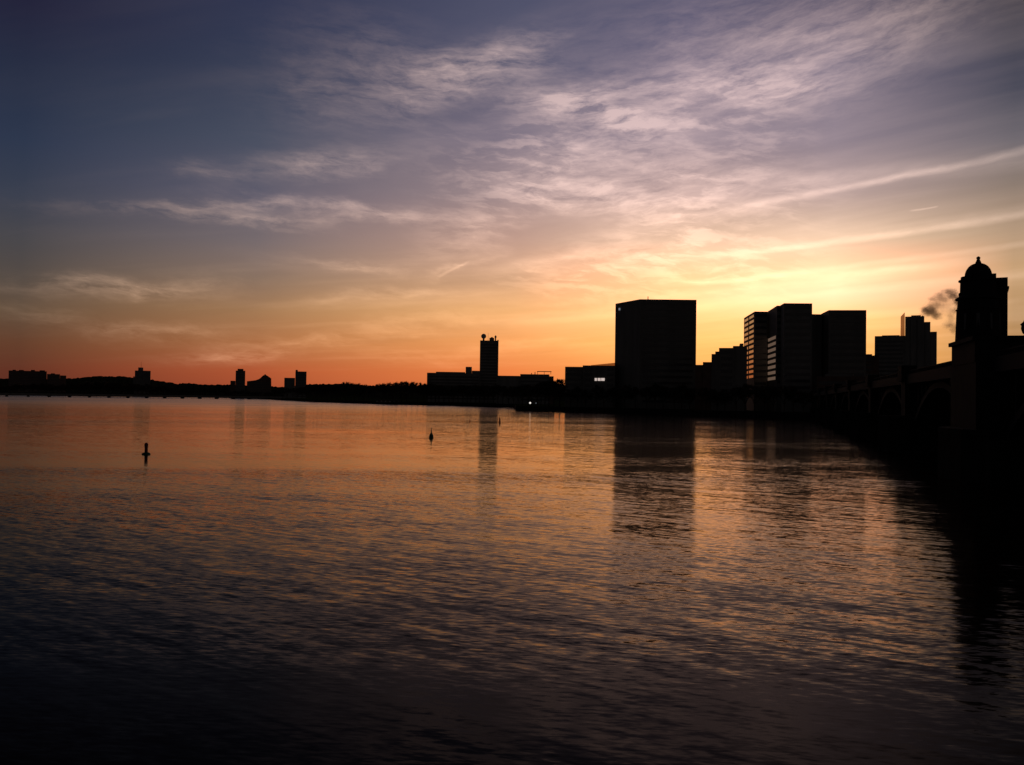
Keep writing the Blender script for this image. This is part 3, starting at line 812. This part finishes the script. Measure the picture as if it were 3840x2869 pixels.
# ------------------------------------------------------------------ buoys, lamps, small things
def buoy(px, pyb, hpx, kind, label):
    p = W(px, pyb); kk = p.y / F_PX; H = hpx * kk
    t_ = thing(kind, label, 'buoy', (p.x, p.y, 0), 0, 'channel buoys')
    if kind == 'can_buoy':
        MB().lathe([(.02, -.3), (H * .34, -.2), (H * .36, .0), (H * .34, H * .10), (H * .17, H * .17)], 20).build('float', 'green', t_)
        MB().lathe([(H * .135, H * .15), (H * .125, H * .55), (H * .15, H * .62), (H * .15, H * .88), (H * .10, H * .97), (.02, H)], 16).build('body', 'red', t_)
    elif kind == 'nun_buoy':
        MB().lathe([(.02, -.4), (H * .2, -.2), (H * .23, .05), (H * .2, H * .28), (H * .1, H * .45), (H * .055, H * .55)], 20).build('float', 'green', t_)
        MB().lathe([(H * .055, H * .53), (H * .04, H * .85), (H * .015, H)], 10).build('top_mark', 'green', t_)
    else:
        MB().lathe([(.02, -.3), (H * .14, -.1), (H * .15, H * .3), (H * .11, H * .42)], 16).build('float', 'red', t_)
        MB().lathe([(H * .10, H * .4), (H * .10, H * .85), (H * .03, H)], 12).build('body', 'red', t_)


buoy(548, 1704, 44, 'can_buoy', 'largest and nearest buoy, a dark can on a wide float at the left')
buoy(1617, 1643, 38, 'nun_buoy', 'pointed dark cone buoy near the middle of the river')
buoy(1874, 1588, 23, 'marker_buoy', 'thin upright marker buoy under the radar dome tower')
buoy(1762, 1581, 11, 'marker_buoy', 'tiny farthest buoy just left of the thin marker buoy')

LG = 'riverside lamps'


def lamp(px, py, D, m, r_, label):
    p = P(px, py, D); t_ = thing('street_lamp', label, 'street lamp', (p.x, p.y, GZ), 0, LG); z_ = p.z - GZ
    MB().tube((0, 0, 0), (0, 0, z_ - r_), .12, .08, 8).build('post', 'steel', t_)
    MB().lathe([(.02, z_ - r_)] + [(r_ * math.sin(math.pi * k / 8), z_ - r_ * math.cos(math.pi * k / 8)) for k in range(1, 8)] + [(.02, z_ + r_)], 12).build('lamp_globe', m, t_)


lamp(1988, 1511, 640, 'lamp', .7, 'bright white lamp shining on the bank right of the radar dome tower')
lamp(2010, 1512, 640, 'faint', .35, 'faint small lamp just right of the bright white one')
lamp(2031, 1533, 606, 'faint', .6, 'dim pale lamp low at the water edge right of the bright one')
lamp(3428, 1567, 330, 'faint', .55, 'dim grey lamp on the dark bank behind the bridge')

# ------------------------------------------------------------------ steam plume drifting behind the domed tower
sm = bpy.data.materials.new('steam'); sm.use_nodes = True
k_ = N(sm.node_tree); k_.n.clear()
pv = k_.n.new('ShaderNodeVolumePrincipled'); ot = k_.n.new('ShaderNodeOutputMaterial'); k_.l.new(pv.outputs[0], ot.inputs['Volume'])
pv.inputs['Color'].default_value = (.78, .58, .54, 1); pv.inputs['Anisotropy'].default_value = .2
tt = k_.n.new('ShaderNodeTexCoord').outputs['Object']
PUFF = [(3508, 1150, 26, 20, .30), (3530, 1120, 30, 16, .28), (3566, 1190, 14, 40, .22), (3545, 1150, 26, 26, .12), (3470, 1163, 15, 10, 1.0), (3488, 1166, 25, 17, .9), (3510, 1183, 16, 12, .8), (3498, 1122, 14, 8, .35), (3525, 1106, 14, 8, .45), (3560, 1096, 22, 10, .5), (3572, 1108, 18, 14, .9), (3590, 1130, 16, 18, .8),
        (3582, 1165, 12, 14, .5), (3560, 1220, 16, 14, .4), (3578, 1235, 14, 16, .35), (3512, 1140, 12, 12, .2)]
o = thing('steam_plume', 'torn purple-brown steam drifting between the fin tower and the domed tower', 'steam', tuple(P(3490, 1170, 930)))
o['kind'] = 'stuff'
dens = None; c0 = P(3490, 1170, 930); kk = 930 / F_PX
nz = k_.noise(tt, .19, 6, .68, .3)
for (a, c, rx, ry, s_) in PUFF:
    q = P(a, c, 930) - c0
    v = k_.vmath('SUBTRACT', tt, tuple(q)); v = k_.vmath('MULTIPLY', v, (1 / (rx * kk * 1.15), 1 / (rx * kk), 1 / (ry * kk * 1.15)))
    n_ = k_.n.new('ShaderNodeVectorMath'); n_.operation = 'LENGTH'; k_.l.new(v, n_.inputs[0])
    f_ = k_.mul(k_.mr(k_.madd(k_.sub(nz, .5), 2.6, n_.outputs['Value']), 1.5, 0.1), s_)
    dens = f_ if dens is None else k_.math('MAXIMUM', dens, f_)
k_.l.new(k_.mul(dens, .26), pv.inputs['Density'])
lo = P(3440, 1270, 930) - c0; hi = P(3625, 1070, 930) - c0
bx = MB().box(lo.x, hi.x, -8, 8, lo.z, hi.z).build('steam_cloud', sm, o)
sc.cycles.volume_max_steps = 64
